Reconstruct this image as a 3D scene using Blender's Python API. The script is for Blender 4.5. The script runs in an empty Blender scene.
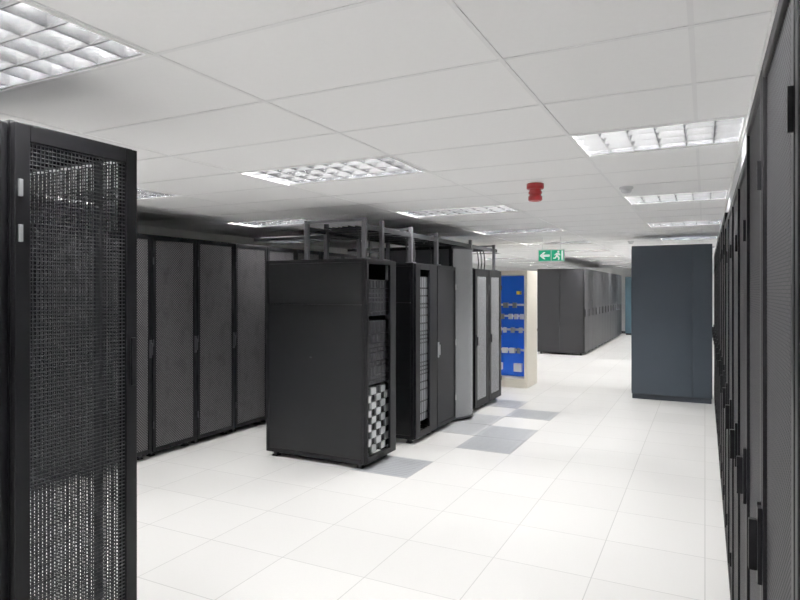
import bpy, bmesh, math, random
from mathutils import Vector
random.seed(4)
S=bpy.context.scene
S.view_settings.view_transform='Standard'
S.view_settings.gamma=1.22
COL=S.collection

# ---------------------------------------------------------------- materials
def mat(name,col,rough=.5,metal=0,spec=.5,emit=None,es=0,noise=0,nscale=3,coat=0):
    m=bpy.data.materials.new(name); m.use_nodes=True
    nt=m.node_tree; b=nt.nodes['Principled BSDF']
    b.inputs['Base Color'].default_value=(*col,1)
    b.inputs['Roughness'].default_value=rough
    b.inputs['Metallic'].default_value=metal
    b.inputs['Specular IOR Level'].default_value=spec
    if emit:
        b.inputs['Emission Color'].default_value=(*emit,1); b.inputs['Emission Strength'].default_value=es
    if noise:
        tc=nt.nodes.new('ShaderNodeTexCoord'); n=nt.nodes.new('ShaderNodeTexNoise')
        n.inputs['Scale'].default_value=nscale; n.inputs['Detail'].default_value=4
        nt.links.new(tc.outputs['Object'],n.inputs['Vector'])
        mx=nt.nodes.new('ShaderNodeMix'); mx.data_type='RGBA'
        mx.inputs[6].default_value=(*[c*(1-noise) for c in col],1)
        mx.inputs[7].default_value=(*[min(1,c*(1+noise)) for c in col],1)
        nt.links.new(n.outputs['Fac'],mx.inputs[0]); nt.links.new(mx.outputs[2],b.inputs['Base Color'])
    return m

def math_node(nt,op,a,b=None):
    n=nt.nodes.new('ShaderNodeMath'); n.operation=op
    for i,v in enumerate((a,b)):
        if v is None: continue
        if isinstance(v,(int,float)): n.inputs[i].default_value=v
        else: nt.links.new(v,n.inputs[i])
    return n.outputs[0]

def perf(name,dark,light,pitch=.02,rough=.5,metal=.1,thr=.1,pz=None,nz=.5,spec=.25):
    m=mat(name,dark,rough,metal,spec); nt=m.node_tree; b=nt.nodes['Principled BSDF']
    tc=nt.nodes.new('ShaderNodeTexCoord'); sp=nt.nodes.new('ShaderNodeSeparateXYZ')
    nt.links.new(tc.outputs['Object'],sp.inputs[0])
    k=2*math.pi/pitch; kz=2*math.pi/(pz or pitch)
    sx=math_node(nt,'SINE',math_node(nt,'MULTIPLY',sp.outputs[0],k))
    sz=math_node(nt,'SINE',math_node(nt,'MULTIPLY',sp.outputs[2],kz))
    pr=math_node(nt,'MULTIPLY',sx,sz)
    f=math_node(nt,'GREATER_THAN',pr,thr)
    n=nt.nodes.new('ShaderNodeTexNoise'); n.inputs['Scale'].default_value=1.0; n.inputs['Detail'].default_value=6
    mp=nt.nodes.new('ShaderNodeMapping'); mp.inputs['Scale'].default_value=(9,1,5)
    nt.links.new(tc.outputs['Object'],mp.inputs[0]); nt.links.new(mp.outputs[0],n.inputs['Vector'])
    g=math_node(nt,'MULTIPLY',math_node(nt,'SUBTRACT',f,0.0),math_node(nt,'ADD',math_node(nt,'MULTIPLY',n.outputs['Fac'],nz*2),1-nz))
    mx=nt.nodes.new('ShaderNodeMix'); mx.data_type='RGBA'
    mx.inputs[6].default_value=(*dark,1); mx.inputs[7].default_value=(*light,1)
    nt.links.new(g,mx.inputs[0]); nt.links.new(mx.outputs[2],b.inputs['Base Color'])
    return m

def floor_mat():
    m=mat('vinyl_floor_tiles',(.8,.8,.8),.25); nt=m.node_tree; b=nt.nodes['Principled BSDF']
    tc=nt.nodes.new('ShaderNodeTexCoord'); mp=nt.nodes.new('ShaderNodeMapping')
    mp.inputs['Location'].default_value=(0,-.1,0)
    br=nt.nodes.new('ShaderNodeTexBrick'); br.offset=0; br.squash=1
    br.inputs['Color1'].default_value=(.89,.88,.86,1); br.inputs['Color2'].default_value=(.85,.84,.82,1)
    br.inputs['Mortar'].default_value=(.62,.61,.595,1)
    br.inputs['Scale'].default_value=1; br.inputs['Mortar Size'].default_value=.0032; br.inputs['Mortar Smooth'].default_value=.2
    br.inputs['Brick Width'].default_value=.6; br.inputs['Row Height'].default_value=.6
    nt.links.new(tc.outputs['Object'],mp.inputs[0]); nt.links.new(mp.outputs[0],br.inputs['Vector'])
    n=nt.nodes.new('ShaderNodeTexNoise'); n.inputs['Scale'].default_value=60; n.inputs['Detail'].default_value=3
    nt.links.new(tc.outputs['Object'],n.inputs['Vector'])
    mx=nt.nodes.new('ShaderNodeMix'); mx.data_type='RGBA'; mx.blend_type='MULTIPLY'; mx.inputs[0].default_value=.04
    nt.links.new(br.outputs['Color'],mx.inputs[6]); nt.links.new(n.outputs['Fac'],mx.inputs[7])
    nt.links.new(mx.outputs[2],b.inputs['Base Color'])
    return m

M_floor=floor_mat()
M_ceil=mat('ceiling_tile',(.92,.92,.925),.9,noise=.02,nscale=40,spec=.2)
M_tbar=mat('ceiling_grid_bar',(.84,.84,.85),.5)
M_wall=mat('painted_wall',(.88,.88,.87),.8,noise=.02)
M_bulk=mat('bulkhead_paint',(.50,.51,.53),.6,noise=.02)
M_black=mat('black_powdercoat',(.003,.003,.004),.5,noise=.2,nscale=8,spec=.16)
M_panel=mat('satin_black_panel',(.003,.0032,.004),.42,noise=.15,nscale=2,spec=.22)
M_char=mat('charcoal_metal',(.018,.019,.022),.5,noise=.1,spec=.3)
M_dgrey=mat('dark_grey_metal',(.032,.032,.037),.45,.2,spec=.3)
M_post=mat('galvanised_post',(.10,.10,.11),.4,.5)
M_far=mat('far_cabinet_grey',(.022,.022,.025),.5,noise=.05,spec=.28)
M_blue=mat('blue_grey_panel',(.027,.037,.050),.4,noise=.08,nscale=1.5,spec=.3)
M_blued=mat('blue_grey_trim',(.012,.018,.03),.5)
M_cyan=mat('teal_grey_panel',(.04,.09,.12),.5)
M_silver=mat('silver_metal',(.55,.56,.58),.35,.8)
M_lgrey=mat('light_grey_metal',(.28,.29,.31),.45,.3)
M_alu=mat('louvre_aluminium',(.47,.475,.49),.25,.85)
M_white=mat('white_enamel',(.87,.87,.87),.4)
M_tube=mat('fluorescent_tube',(1,1,1),.5,emit=(1,.99,.975),es=165)
M_cream=mat('cream_metal',(.78,.73,.62),.5,noise=.03)
M_bluei=mat('blue_interior',(.003,.12,.82),.5,noise=.05)
M_yel=mat('yellow_plastic',(.85,.55,.03),.5)
M_red=mat('red_plastic',(.34,.005,.008),.35)
M_green=mat('green_sign',(.0,.38,.18),.4,emit=(.0,.5,.25),es=.25)
M_wsign=mat('white_sign',(.9,.95,.92),.4,emit=(.9,1,.95),es=.5)
M_cable=mat('black_cable',(.02,.02,.022),.6)
M_gtile=mat('grey_floor_tile',(.36,.375,.395),.4,noise=.08,nscale=30)
M_gtile2=mat('grey_perforated_tile',(.46,.47,.485),.4,noise=.08,nscale=30)
M_mesh_row=perf('perforated_door_grey',(.005,.005,.006),(.125,.12,.125),.026,thr=.12,nz=.8)
M_mesh_dark=perf('perforated_door_dark',(.003,.003,.004),(.075,.075,.08),.018,thr=.2,pz=.014,rough=.65,metal=0,spec=.08)
M_mesh_light=perf('perforated_door_light',(.05,.05,.055),(.42,.43,.45),.016,thr=.0,nz=.2)

# ---------------------------------------------------------------- helpers
def addbox(bm,b):
    x0,x1,y0,y1,z0,z1=b
    v=[bm.verts.new(p) for p in ((x0,y0,z0),(x1,y0,z0),(x1,y1,z0),(x0,y1,z0),(x0,y0,z1),(x1,y0,z1),(x1,y1,z1),(x0,y1,z1))]
    for f in ((0,3,2,1),(4,5,6,7),(0,1,5,4),(1,2,6,5),(2,3,7,6),(3,0,4,7)):
        bm.faces.new([v[i] for i in f])
def mesh_boxes(name,boxes,m,bevel=0):
    bm=bmesh.new()
    for b in boxes: addbox(bm,b)
    if bevel:
        bmesh.ops.bevel(bm,geom=bm.edges[:],offset=bevel,segments=2,affect='EDGES',profile=.5)
    me=bpy.data.meshes.new(name); bm.to_mesh(me); bm.free(); me.materials.append(m); return me
def mesh_raw(name,verts,faces,m,smooth=False):
    me=bpy.data.meshes.new(name); me.from_pydata(verts,[],faces); me.materials.append(m)
    if smooth:
        for p in me.polygons: p.use_smooth=True
    me.update(); return me
def obj(name,me,parent=None,loc=(0,0,0),rot=0):
    o=bpy.data.objects.new(name,me); COL.objects.link(o); o.location=loc; o.rotation_euler=(0,0,rot)
    if parent: o.parent=parent
    return o
def empty(name,loc=(0,0,0),rot=0):
    e=bpy.data.objects.new(name,None); e.empty_display_size=.2; COL.objects.link(e); e.location=loc; e.rotation_euler=(0,0,rot); return e
def place(name,parts,loc,rot=0):
    e=empty(name,loc,rot)
    for n,me in parts: obj(n,me,e)
    return e
def tubes(name,pts_list,r,m,parent=None):
    cu=bpy.data.curves.new(name,'CURVE'); cu.dimensions='3D'; cu.bevel_depth=r; cu.bevel_resolution=2
    for pts in pts_list:
        s=cu.splines.new('POLY'); s.points.add(len(pts)-1)
        for p,q in zip(s.points,pts): p.co=(*q,1)
    cu.materials.append(m); o=bpy.data.objects.new(name,cu); COL.objects.link(o)
    if parent: o.parent=parent
    return o
R90=math.pi/2

# ---------------------------------------------------------------- room shell
CZ=2.55; XL,XR,YF,YB=-6.61,1.4,-3.0,25.0
BX=.19     # bulkhead face above the right row
obj('floor',mesh_boxes('floor',[(XL-.15,XR+.15,YF-.15,YB+.15,-.1,0)],M_floor))
obj('wall_left',mesh_boxes('wall_left',[(XL-.1,XL,YF,YB,0,CZ+.2)],M_wall))
obj('wall_right',mesh_boxes('wall_right',[(XR,XR+.1,YF,YB,0,CZ+.2)],M_wall))
obj('wall_front',mesh_boxes('wall_front',[(XL,XR,YF-.1,YF,0,CZ+.2)],M_wall))
obj('wall_back',mesh_boxes('wall_back',[(XL,XR,YB,YB+.1,0,CZ+.2)],M_wall))
obj('baseboard_left',mesh_boxes('baseboard_left',[(XL,XL+.015,YF,YB,0,.1)],M_dgrey))
obj('baseboard_back',mesh_boxes('baseboard_back',[(XL+.02,XR,YB-.015,YB,0,.1)],M_dgrey))

# ceiling: grid of tiles with real holes for recessed lights
PY=.61; Y0=3.38
xs=[-6.61,-5.41,-4.21,-3.02,-1.77,-.67,BX]
light_cols={(-5.41,-4.21),(-3.02,-1.77),(-.67,BX)}
k0=math.floor((YF-Y0)/PY)
y=Y0+k0*PY; k=k0
bm=bmesh.new(); bars=[]; lights=[]
while y<YB:
    ya=max(y,YF); yb=min(y+PY,YB)
    for xa,xb in zip(xs[:-1],xs[1:]):
        if k%4==0 and (xa,xb) in light_cols and ya==y and yb==y+PY:
            lights.append((xa,xb,ya,yb)); continue
        addbox(bm,(xa,xb,ya,yb,CZ,CZ+.015))
    bars.append((XL,BX,ya-.009,ya+.009,CZ-.003,CZ-.0005))
    if k%4!=0: bars.append((-.049,-.031,ya+.012,yb-.012,CZ-.003,CZ-.0005))
    y+=PY; k+=1
addbox(bm,(BX,XR,YF,YB,CZ,CZ+.015))
me=bpy.data.meshes.new('ceiling'); bm.to_mesh(me); bm.free(); me.materials.append(M_ceil)
ceil=obj('ceiling',me)
for xv in xs[1:-1]: bars.append((xv-.009,xv+.009,YF,YB,CZ-.0035,CZ-.0003))
obj('ceiling_grid_bars',mesh_boxes('grid',bars,M_tbar),ceil)
obj('trim_1',mesh_boxes('trim_1',[(BX-.008,BX-.001,YF,10.05,CZ-.03,CZ-.001)],M_white))
obj('wall_bulkhead',mesh_boxes('wall_bulkhead',[(BX,BX+.1,YF,YB,2.27,CZ-.001)],M_bulk))

# ---------------------------------------------------------------- recessed louvre lights
def light_parts(w,d,nc,nr=4):
    H=.10
    hs=[(0,w,0,d,H,H+.01),(0,.01,0,d,0,H),(w-.01,w,0,d,0,H),(.01,w-.01,0,.01,0,H),(.01,w-.01,d-.01,d,0,H)]
    lip=[(.0,w,0,.018,-.006,0),(0,w,d-.018,d,-.006,0),(0,.018,.018,d-.018,-.006,0),(w-.018,w,.018,d-.018,-.006,0)]
    V=[];F=[]
    def prism(p0,p1,nrm,zt,zb,t,tb):
        i=len(V)
        for p in (p0,p1):
            V.extend([(p[0]-nrm[0]*t,p[1]-nrm[1]*t,zt),(p[0]+nrm[0]*t,p[1]+nrm[1]*t,zt),(p[0]+nrm[0]*tb,p[1]+nrm[1]*tb,zb),(p[0]-nrm[0]*tb,p[1]-nrm[1]*tb,zb)])
        F.extend([(i,i+1,i+5,i+4),(i+1,i+2,i+6,i+5),(i+2,i+3,i+7,i+6),(i+3,i,i+4,i+7),(i,i+3,i+2,i+1),(i+4,i+5,i+6,i+7)])
    for c in range(1,nc):
        x=w*c/nc; prism((x,.012),(x,d-.012),(1,0),.056,.002,.024,.003)
    for r in range(1,nr):
        yy=d*r/nr; prism((.012,yy),(w-.012,yy),(0,1),.058,.001,.029,.0035)
    prism((.012,.022),(w-.012,.022),(0,1),.05,.001,.01,.0015)
    prism((.012,d-.022),(w-.012,d-.022),(0,1),.05,.001,.01,.0015)
    lou=mesh_raw('louvre',V,F,M_alu)
    V=[];F=[];n=8
    for r in range(nr):
        yy=d*(r+.5)/nr; i=len(V)
        for x in (.04,w-.04):
            for a in range(n):
                V.append((x,yy+.011*math.cos(a*2*math.pi/n),.080+.011*math.sin(a*2*math.pi/n)))
        for a in range(n): F.append((i+a,i+(a+1)%n,i+n+(a+1)%n,i+n+a))
    tb=mesh_raw('tubes',V,F,M_tube)
    return [('housing',mesh_boxes('housing',hs,M_white)),('lip',mesh_boxes('lip',lip,M_white)),('louvre',lou),('tubes',tb)]
LP={}
for xa,xb,ya,yb in lights:
    w=round(xb-xa,3)
    if w not in LP: LP[w]=light_parts(w-.002,PY-.002,9 if w>1 else 6)
    place('ceiling_light',LP[w],(xa+.001,ya+.001,CZ))

# ---------------------------------------------------------------- racks
def carcass(W,D,H,side=M_panel):
    p=.035
    fr=[(0,p,0,p,.05,H),(W-p,W,0,p,.05,H),(0,p,D-p,D,.05,H),(W-p,W,D-p,D,.05,H),
        (p,W-p,0,p,H-p,H),(p,W-p,D-p,D,H-p,H),(p,W-p,0,p,.05,.05+p*1.5),(p,W-p,D-p,D,.05,.1),
        (0,p,p,D-p,H-p,H),(W-p,W,p,D-p,H-p,H),(0,p,p,D-p,.05,.09),(W-p,W,p,D-p,.05,.09)]
    zs=H*.78
    sp=[]
    for x0,x1 in ((.004,.014),(W-.014,W-.004)):
        sp+=[(x0,x1,p+.002,D-p-.002,.093,zs-.003),(x0,x1,p+.002,D-p-.002,zs+.003,H-p-.002)]
    top=[(p,W-p,p,D-p,H-.012,H-.004),(p,W-p,D-.02,D-.012,.1,H-p)]
    feet=[]
    for x in (.05,W-.09):
        for yy in (.06,D-.1): feet+=[(x,x+.04,yy,yy+.04,.012,.05),(x-.01,x+.05,yy-.01,yy+.05,0,.012)]
    return [('frame',mesh_boxes('frame',fr,M_black,.003)),('side_panels',mesh_boxes('sides',sp,side)),
            ('top_and_back',mesh_boxes('top',top,M_black)),('levelling_feet',mesh_boxes('feet',feet,M_dgrey))]
def mesh_door(W,H,mm,fm=M_black,handle_left=True,split=False,t=.03,fw=.045,hm=M_dgrey):
    z0,z1=.06,H-.01
    fr=[(.004,fw,-t,-.002,z0,z1),(W-fw,W-.004,-t,-.002,z0,z1),(fw,W-fw,-t,-.002,z0,z0+fw),(fw,W-fw,-t,-.002,z1-fw,z1)]
    if split: fr.append((W/2-.02,W/2+.02,-t,-.002,z0+fw,z1-fw))
    pan=[(fw-.002,W-fw+.002,-t*.7,-t*.5,z0+fw-.002,z1-fw+.002)]
    hx=fw*.5 if handle_left else W-fw*.5
    hd=[(hx-.014,hx+.014,-t-.010,-t,H*.45,H*.45+.18),(hx-.009,hx+.009,-t-.028,-t-.010,H*.45+.03,H*.45+.15)]
    hg=[]
    ox=W-.012 if handle_left else .004
    for z in (.3,H*.5,H-.3): hg.append((ox,ox+.008,-t-.008,-t,z,z+.07))
    return [('door_frame',mesh_boxes('door_frame',fr,fm,.003)),('mesh_panel',mesh_boxes('panel',pan,mm)),
            ('handle',mesh_boxes('handle',hd,hm,.002)),('hinges',mesh_boxes('hinges',hg,hm))]
def equipment(W,H,seed,checker=False):
    rnd=random.Random(seed)
    a=[];b=[];c=[]
    rails=[(.04,.065,.03,.06,.1,H-.05),(W-.065,W-.04,.03,.06,.1,H-.05)]
    z=.12 if not checker else .78
    while z<H-.12:
        u=rnd.choice([1,1,2,2,3])*.0445
        if z+u>H-.06: break
        if rnd.random()<.88:
            (a if rnd.random()<.6 else b).append((.055,W-.055,.025,.7,z+.002,z+u-.003))
            for i in range(7):
                xx=.085+i*(W-.17)/7
                c.append((xx,xx+.035,.018,.025,z+.008,z+u-.01))
        z+=u
    dk=[];ck=[]
    if checker:
        a.append((.055,W-.055,.04,.7,.12,.76))
        n=5;m=9
        for i in range(n):
            for j in range(m):
                x0=.06+i*(W-.12)/n; zz=.125+j*.07
                (ck if (i+j)%2 else dk).append((x0+.003,x0+(W-.12)/n-.003,.01 if (i+j)%2 else .028,.045,zz+.002,zz+.067))
    out=[('rack_rails',mesh_boxes('rails',rails,M_lgrey)),('servers',mesh_boxes('servers',a,M_char)),('server_vents',mesh_boxes('vents',c,M_dgrey if checker else M_lgrey))]
    if b: out.append(('storage_units',mesh_boxes('units',b,M_dgrey)))
    if dk: out.append(('bay_slots',mesh_boxes('slots',dk,M_black))); out.append(('bay_modules',mesh_boxes('mods',ck,M_silver)))
    return out

# back-left row (front faces +X at X=-5)
WR=.594
left_parts=carcass(WR,1.1,2.26)+mesh_door(WR,2.26,M_mesh_row,handle_left=False)
y=4.32-.6*3
while y<13:
    place('server_rack',left_parts,(-5.0,y+.003,0),R90); y+=.6

# centre row
XC=-2.86; D=1.165
open1=carcass(.594,D,2.0)+equipment(.594,2.0,1,True)+[('open_door_edge',mesh_boxes('e',[(.47,.594,-.03,-.002,.06,1.99),(.0,.03,-.03,-.002,.06,1.99),(.03,.47,-.03,-.002,1.95,1.99),(.03,.47,-.03,-.002,.06,.11)],M_black,.003))]
open1.append(('asset_label',mesh_boxes('l',[(.001,.0038,.60,.625,1.03,1.042)],M_dgrey)))
place('server_rack',open1,(XC,4.93,0),R90)
r2=carcass(.594,D,2.0)+equipment(.594,2.0,7)+[('door_frame',mesh_boxes('e',[(.004,.12,-.03,-.002,.06,1.99),(.38,.59,-.03,-.002,.06,1.99),(.12,.38,-.03,-.002,1.93,1.99),(.12,.38,-.03,-.002,.06,.13)],M_black,.003))]
place('server_rack',r2,(XC,6.0,0),R90)
r3=carcass(.594,D,2.0)+mesh_door(.594,2.0,M_mesh_dark,hm=M_silver)
place('server_rack',r3,(XC,6.6,0),R90)
r4=carcass(.594,D,2.0)+mesh_door(.594,2.0,M_mesh_light,fw=.10,hm=M_dgrey,split=False)
place('server_rack',r4,(XC,7.92,0),R90)
place('server_rack',r4,(XC,8.53,0),R90)
# cooling cabinet with bowed mesh front
def curved_unit():
    W,H=.64,2.26
    parts=carcass(W,D-.1,H,M_dgrey)
    V=[];F=[];n=16; B=.13
    for i in range(n+1):
        t=i/n; x=.01+t*(W-.02); yy=-.02-B*math.sin(math.pi*t)**.8
        V+= [(x,yy,.06),(x,yy,H-.03)]
    for i in range(n): F.append((2*i,2*i+2,2*i+3,2*i+1))
    parts.append(('curved_mesh_door',mesh_raw('cd',V,F,M_mesh_light,True)))
    caps=[];CF=[]
    for (za,zb) in ((.04,.06),(H-.03,H-.005)):
        i0=len(caps)
        for i in range(n+1):
            t=i/n; x=.005+t*(W-.01); yy=-.026-(B+.005)*math.sin(math.pi*t)**.8
            caps+=[(x,yy,za),(x,yy,zb),(x,-.001,za),(x,-.001,zb)]
        for i in range(n):
            a=i0+4*i;b=a+4
            CF+=[(a,b,b+1,a+1),(a+1,b+1,b+3,a+3),(a,a+2,b+2,b),(a+2,a+3,b+3,b+2)]
    parts.append(('door_caps',mesh_raw('caps',caps,CF,M_dgrey)))
    return parts
place('cooling_cabinet',curved_unit(),(XC-.05,7.23,0),R90)

# overhead cable tray on the centre row
ct=empty('overhead_cable_tray')
P=[];xa,xb=-3.6,-2.93
zt=2.40
ys=[5.05,5.40,6.08,6.8,8.0,9.05]
for yy in ys:
    for x in (xa,xb):
        P.append((x-.02,x+.02,yy-.02,yy+.02,2.002,zt))
        P.append((x-.045,x+.045,yy-.045,yy+.045,2.001,2.012))
for yy in (5.05,6.08,6.8,9.05): P.append((xa+.02,xb-.02,yy-.015,yy+.015,zt-.03,zt-.005))
obj('posts',mesh_boxes('posts',P,M_post),ct)
L=[]
for x in (xa,xb): L.append((x-.008,x+.008,5.08,9.2,2.29,2.34))
yy=5.2
while yy<9.2: L.append((xa,xb,yy-.008,yy+.008,2.295,2.31)); yy+=.25
for y0 in (5.9,8.1):
    for q in (0,.4): L.append((-5.0,xa-.01,y0+q-.01,y0+q+.01,2.30,2.34))
    x=-4.95
    while x<xa-.05: L.append((x-.008,x+.008,y0,y0+.4,2.305,2.32)); x+=.2
obj('ladder_rails',mesh_boxes('ladder',L,M_char),ct)
cabs=[]
for i in range(9):
    x=xa+.08+i*.06
    cabs.append([(x+random.uniform(-.02,.02),5.15+j*.4,2.325+random.uniform(-.004,.012)) for j in range(11)])
for y0 in (5.9,8.1):
    for i in range(5):
        y_=y0+.06+i*.07
        cabs.append([(-4.95+j*.3,y_+random.uniform(-.02,.02),2.335+random.uniform(0,.01)) for j in range(6)])
for yc in (5.25,6.3,7.0,8.2,8.8):
    for q in range(3):
        xq=xb-.1-.05*q
        cabs.append([(xq,yc,2.33),(xq+.02,yc+.02,2.25),(xq+.03,yc+.03,2.12),(xq+.01,yc+.05,2.0)])
tubes('cables',cabs,.010,M_cable,ct)

# right row (front faces -X)
rp=carcass(WR,1.1,2.24)+mesh_door(WR,2.24,M_mesh_dark,handle_left=True,fw=.035,hm=M_black)
rp2=carcass(WR,1.1,2.16)+mesh_door(WR,2.16,M_mesh_dark,handle_left=True,fw=.035,hm=M_black)
y0=10.08-19*.6
for i in range(19):
    place('server_rack',rp if (i<6 or i>9) else rp2,(.15,y0+i*.6+.6-.003,0),-R90)

# far row of dark cabinets
fp=carcass(WR,1.2,2.26,M_far)
fdoor=[('door',mesh_boxes('d',[(.006,WR-.006,-.025,-.002,.07,2.24)],M_far,.003)),('handle',mesh_boxes('h',[(.04,.06,-.045,-.025,1.0,1.2)],M_dgrey))]
bk=[('end_panel',mesh_boxes('ep',[(-.012,-.001,.01,.59,.06,2.25),(-.012,-.001,.61,1.19,.06,2.25)],M_far,.002))]
for i in range(13):
    place('server_rack',fp+fdoor+(bk if i==0 else []),(-2.8,16.1+i*.6,0),R90)
place('storage_locker',[('body',mesh_boxes('b',[(0,1.0,0,.5,.06,2.2)],M_cyan,.004)),('plinth',mesh_boxes('p',[(.02,.98,.02,.5,0,.06)],M_black)),
   ('doors',mesh_boxes('d',[(.01,.495,-.02,-.001,.1,2.18),(.505,.99,-.02,-.001,.1,2.18)],M_cyan,.003)),('handles',mesh_boxes('h',[(.45,.47,-.04,-.02,1,1.15),(.53,.55,-.04,-.02,1,1.15)],M_silver))],(-2.7,24.3,0))

# blue-grey cooling unit at the end of the right row
W,H=1.13,2.39
cu=[('body',mesh_boxes('b',[(0,W,.02,.9,.08,H)],M_blued,.005)),('plinth',mesh_boxes('p',[(.01,W-.01,.03,.88,0,.08)],M_blued)),
    ('front_panels',mesh_boxes('f',[(.004,W*.76,0,.019,.085,H-.004),(W*.77,W-.004,0,.019,.085,H-.004)],M_blue,.003)),
    ('latches',mesh_boxes('l',[(W*.74,W*.752,-.008,0,.5,.56),(W*.74,W*.752,-.008,0,1.9,1.96)],M_blued)),
    ('side_panel',mesh_boxes('s',[(-.006,0,.05,.87,.12,H-.05)],M_blue,.002))]
place('air_conditioning_unit',cu,(-1.03,10.1,0))

# cream electrical cabinet with blue backplate
W,H,Dp=1.2,2.04,.7
fr=[(0,.05,0,Dp,0,H),(W-.05,W,0,Dp,0,H),(.05,W-.05,0,Dp,H-.08,H),(.05,W-.05,0,Dp,0,.16),(.05,W-.05,Dp-.02,Dp,.16,H-.08)]
bl=[(.051,W-.051,.24,.26,.17,H-.09),(.051,.058,.02,.24,.17,H-.09),(W-.058,W-.051,.02,.24,.17,H-.09)]
it=[];iy=[];gr=[]
rails=[(.07,W-.07,.20,.238,z,z+.035) for z in (.62,.98,1.22,1.42)]
for z in (.62,.98,1.22,1.42):
    x=.10
    while x<W-.16:
        ww=random.uniform(.04,.10)
        (it if random.random()<.8 else gr).append((x,x+ww,.13,.198,z-.035,z+.055))
        x+=ww+random.choice([.006,.04,.09])
iy.append((.97,1.04,.16,.238,1.62,1.68)); it+=[(.30,.42,.15,.238,.28,.46),(.92,1.06,.15,.238,.26,.40),(.55,.7,.15,.238,.28,.40)]
place('electrical_panel_cabinet',[('frame',mesh_boxes('f',fr,M_cream,.004)),('blue_backplate',mesh_boxes('bl',bl,M_bluei)),
   ('mounting_rails',mesh_boxes('s',rails,M_white)),('white_modules',mesh_boxes('i',it,M_white)),('grey_modules',mesh_boxes('gm',gr,M_lgrey)),('warning_label',mesh_boxes('iy',iy,M_yel))],(-3.94,10.3,0))

# perforated / grey floor tiles set in the floor
def gtile(x,y,m_=M_gtile):
    m=.004
    o=empty('grey_floor_tile',(x,y,0))
    obj('tile',mesh_boxes('gt',[(m,.6-m,m,.6-m,.0003,.002)],m_),o)
    sl=[]
    for i in range(1,12):
        sl.append((.05,.55,i*.05-.004,i*.05+.004,.002,.0024))
    obj('vent_slots',mesh_boxes('sl',sl,M_lgrey),o)
for x,y,m_ in ((-3.0,4.9,M_gtile),(-2.4,6.1,M_gtile),(-3.0,6.7,M_gtile2),(-2.4,6.7,M_gtile),(-3.0,7.3,M_gtile2),(-2.4,7.9,M_gtile),(-3.0,8.5,M_gtile)):
    gtile(x,y,m_)

# exit sign
def poly(name,pts,y,m,t=.003):
    n=len(pts); V=[(p[0],y,p[1]) for p in pts]+[(p[0],y-t,p[1]) for p in pts]
    F=[tuple(range(n))[::-1],tuple(range(n,2*n))]+[(i,(i+1)%n,n+(i+1)%n,n+i) for i in range(n)]
    return mesh_raw(name,V,F,m)
es=empty('exit_sign',(-2.40,9.7,0))
obj('housing',mesh_boxes('h',[(0,.42,0,.04,2.15,2.35)],M_white,.003),es)
obj('green_panels',mesh_boxes('g',[(.012,.205,-.003,-.0005,2.165,2.335),(.215,.408,-.003,-.0005,2.165,2.335)],M_green),es)
z=2.25
obj('arrow',poly('a',[(.03,z),(.09,z+.055),(.12,z+.055),(.08,z+.015),(.185,z+.015),(.185,z-.015),(.08,z-.015),(.12,z-.055),(.09,z-.055)],-.0035,M_wsign),es)
obj('running_figure_head',poly('b',[(.325+.016*math.cos(a*.7854),z+.058+.016*math.sin(a*.7854)) for a in range(8)],-.0035,M_wsign),es)
obj('running_figure_body',poly('c',[(.30,z+.04),(.335,z+.035),(.36,z+.005),(.35,z-.002),(.325,z+.015),(.32,z-.01),(.345,z-.035),(.335,z-.075),(.32,z-.075),(.325,z-.04),(.30,z-.02),(.28,z-.05),(.245,z-.05),(.245,z-.036),(.272,z-.036),(.293,z+.0),(.29,z+.02),(.27,z+.0),(.262,z+.01)],-.0035,M_wsign),es)
obj('door_symbol',mesh_boxes('ds',[(.375,.395,-.0065,-.0035,z-.075,z+.075)],M_wsign),es)
obj('hangers',mesh_boxes('hg',[(.06,.066,.017,.023,2.35,CZ),(.354,.36,.017,.023,2.35,CZ)],M_silver),es)

# lathe helper
def lathe(name,prof,m,n=24,smooth=True):
    V=[];F=[]
    for r,z in prof:
        for a in range(n): V.append((r*math.cos(2*math.pi*a/n),r*math.sin(2*math.pi*a/n),z))
    for i in range(len(prof)-1):
        for a in range(n): F.append((i*n+a,i*n+(a+1)%n,(i+1)*n+(a+1)%n,(i+1)*n+a))
    F.append(tuple(range(n))); F.append(tuple(range((len(prof)-1)*n,len(prof)*n))[::-1])
    return mesh_raw(name,V,F,m,smooth)
fa=empty('fire_alarm_sounder',(-1.21,4.80,CZ))
obj('base',lathe('bp',[(.060,0),(.068,-.004),(.068,-.040),(.062,-.046),(.001,-.046)],M_red),fa)
obj('horn',lathe('horn',[(.046,-.046),(.046,-.060),(.053,-.066),(.053,-.082),(.046,-.086),(.046,-.096),(.055,-.102),(.055,-.132),(.046,-.14),(.030,-.14),(.026,-.128),(.001,-.125)],M_red),fa)
for p in ((-.58,5.3),(-1.15,11.2)):
    sd=empty('smoke_detector',(p[0],p[1],CZ))
    obj('base',lathe('b',[(.055,0),(.055,-.015),(.045,-.02),(.001,-.02)],M_bulk),sd)
    obj('sensor_head',lathe('s',[(.04,-.02),(.042,-.035),(.032,-.048),(.001,-.052)],M_bulk),sd)

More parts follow.
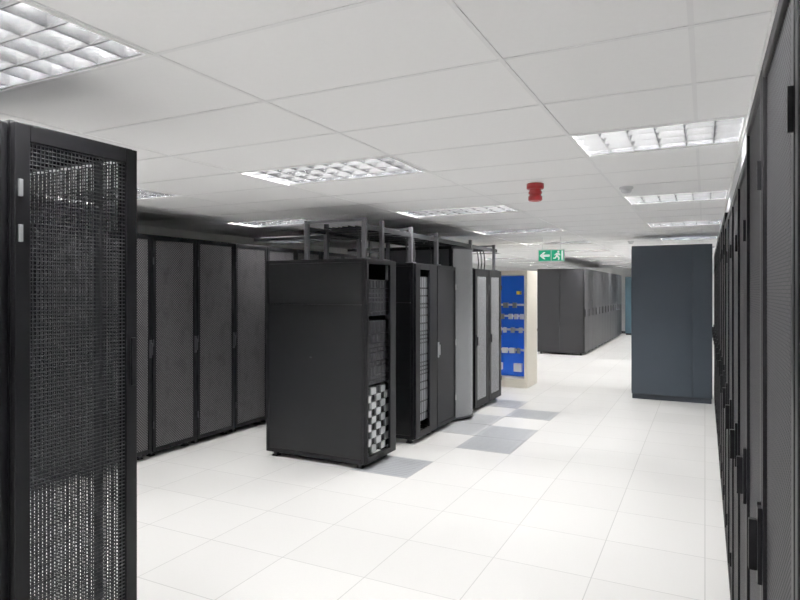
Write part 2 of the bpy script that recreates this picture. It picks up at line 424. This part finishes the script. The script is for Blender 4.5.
# near-left rack with woven wire mesh doors
nr=empty('mesh_door_rack',(-2.18,1.28,0),0)
W=.51;H=2.30;DD=.9    # W along +Y, DD along -X
p=.04
fr=[]
for x0 in (-DD,-p):
    for y0 in (0,W-p): fr.append((x0,x0+p,y0,y0+p,.04,H))
for y0 in (0,W-p):
    fr+=[(-DD+p,-p,y0,y0+p,H-p,H),(-DD+p,-p,y0,y0+p,.04,.1)]
for x0 in (-DD,-p):
    fr+=[(x0,x0+p,p,W-p,H-p,H),(x0,x0+p,p,W-p,.04,.1)]
fr.append((-DD+p,-p,p,W-p,H-.02,H-.01))
obj('frame',mesh_boxes('f',fr,M_black,.003),nr)
q=.055;qt=.06
df=[(.003,.03,0,q,.06,H-.01),(.003,.03,W-q,W,.06,H-.01),(.003,.03,q,W-q,.06,.06+q),(.003,.03,q,W-q,H-.01-qt,H-.01)]
obj('door_frame',mesh_boxes('df',df,M_black,.003),nr)
df2=[(-DD+.02,-DD+.07,-.03,-.003,.06,H-.01),(-.06,-.004,-.03,-.003,.06,H-.01),(-DD+.07,-.06,-.03,-.003,.06,.11),(-DD+.07,-.06,-.03,-.003,H-.06,H-.01)]
obj('side_door_frame',mesh_boxes('df2',df2,M_black,.003),nr)
wires=[];t=.0019;pt=.0150
for xo in (.014,-DD+.01):
    y=q
    while y<W-.045: wires.append((xo,xo+2*t,y-t,y+t,.11,H-.06)); y+=pt
    z=.11
    while z<H-.06: wires.append((xo+.004,xo+.004+2*t,q-.02,W-.04,z-t,z+t)); z+=pt
for yo in (-.016,W-.02):
    x=-DD+.07
    while x<-.045: wires.append((x-t,x+t,yo,yo+2*t,.11,H-.06)); x+=pt
    z=.11
    while z<H-.06: wires.append((-DD+.05,-.045,yo-.004,yo-.004+2*t,z-t,z+t)); z+=pt
obj('wire_mesh',mesh_boxes('w',wires,M_char),nr)
obj('rack_rail',mesh_boxes('rr',[(-.14,-.115,W-.08,W-.06,.1,H-.05),(-.14,-.115,.06,.08,.1,H-.05)],M_dgrey),nr)
obj('hinges',mesh_boxes('hg',[(.03,.040,.010,.024,2.03,2.09),(.03,.040,.010,.024,1.87,1.93),(.03,.042,.008,.026,.3,.37)],M_silver,.002),nr)
obj('handle',mesh_boxes('h',[(.03,.040,W-.035,W-.012,1.30,1.50)],M_black,.003),nr)
obj('levelling_feet',mesh_boxes('lf',[(a,a+.04,b,b+.04,0,.04) for a in (-DD,-.04) for b in (0,W-.04)],M_dgrey),nr)

# ---------------------------------------------------------------- camera
th=math.radians(26.75)
cd=bpy.data.cameras.new('camera'); cam=bpy.data.objects.new('camera',cd); COL.objects.link(cam)
cam.location=(0,0,1.7); cam.rotation_euler=(math.pi/2,0,th)
cd.sensor_width=36; cd.lens=605/800*36; cd.shift_y=-.0125; cd.clip_start=.02
S.camera=cam
w=bpy.data.worlds.new('world'); S.world=w; w.use_nodes=True
w.node_tree.nodes['Background'].inputs[0].default_value=(.8,.85,.9,1)
w.node_tree.nodes['Background'].inputs[1].default_value=.1
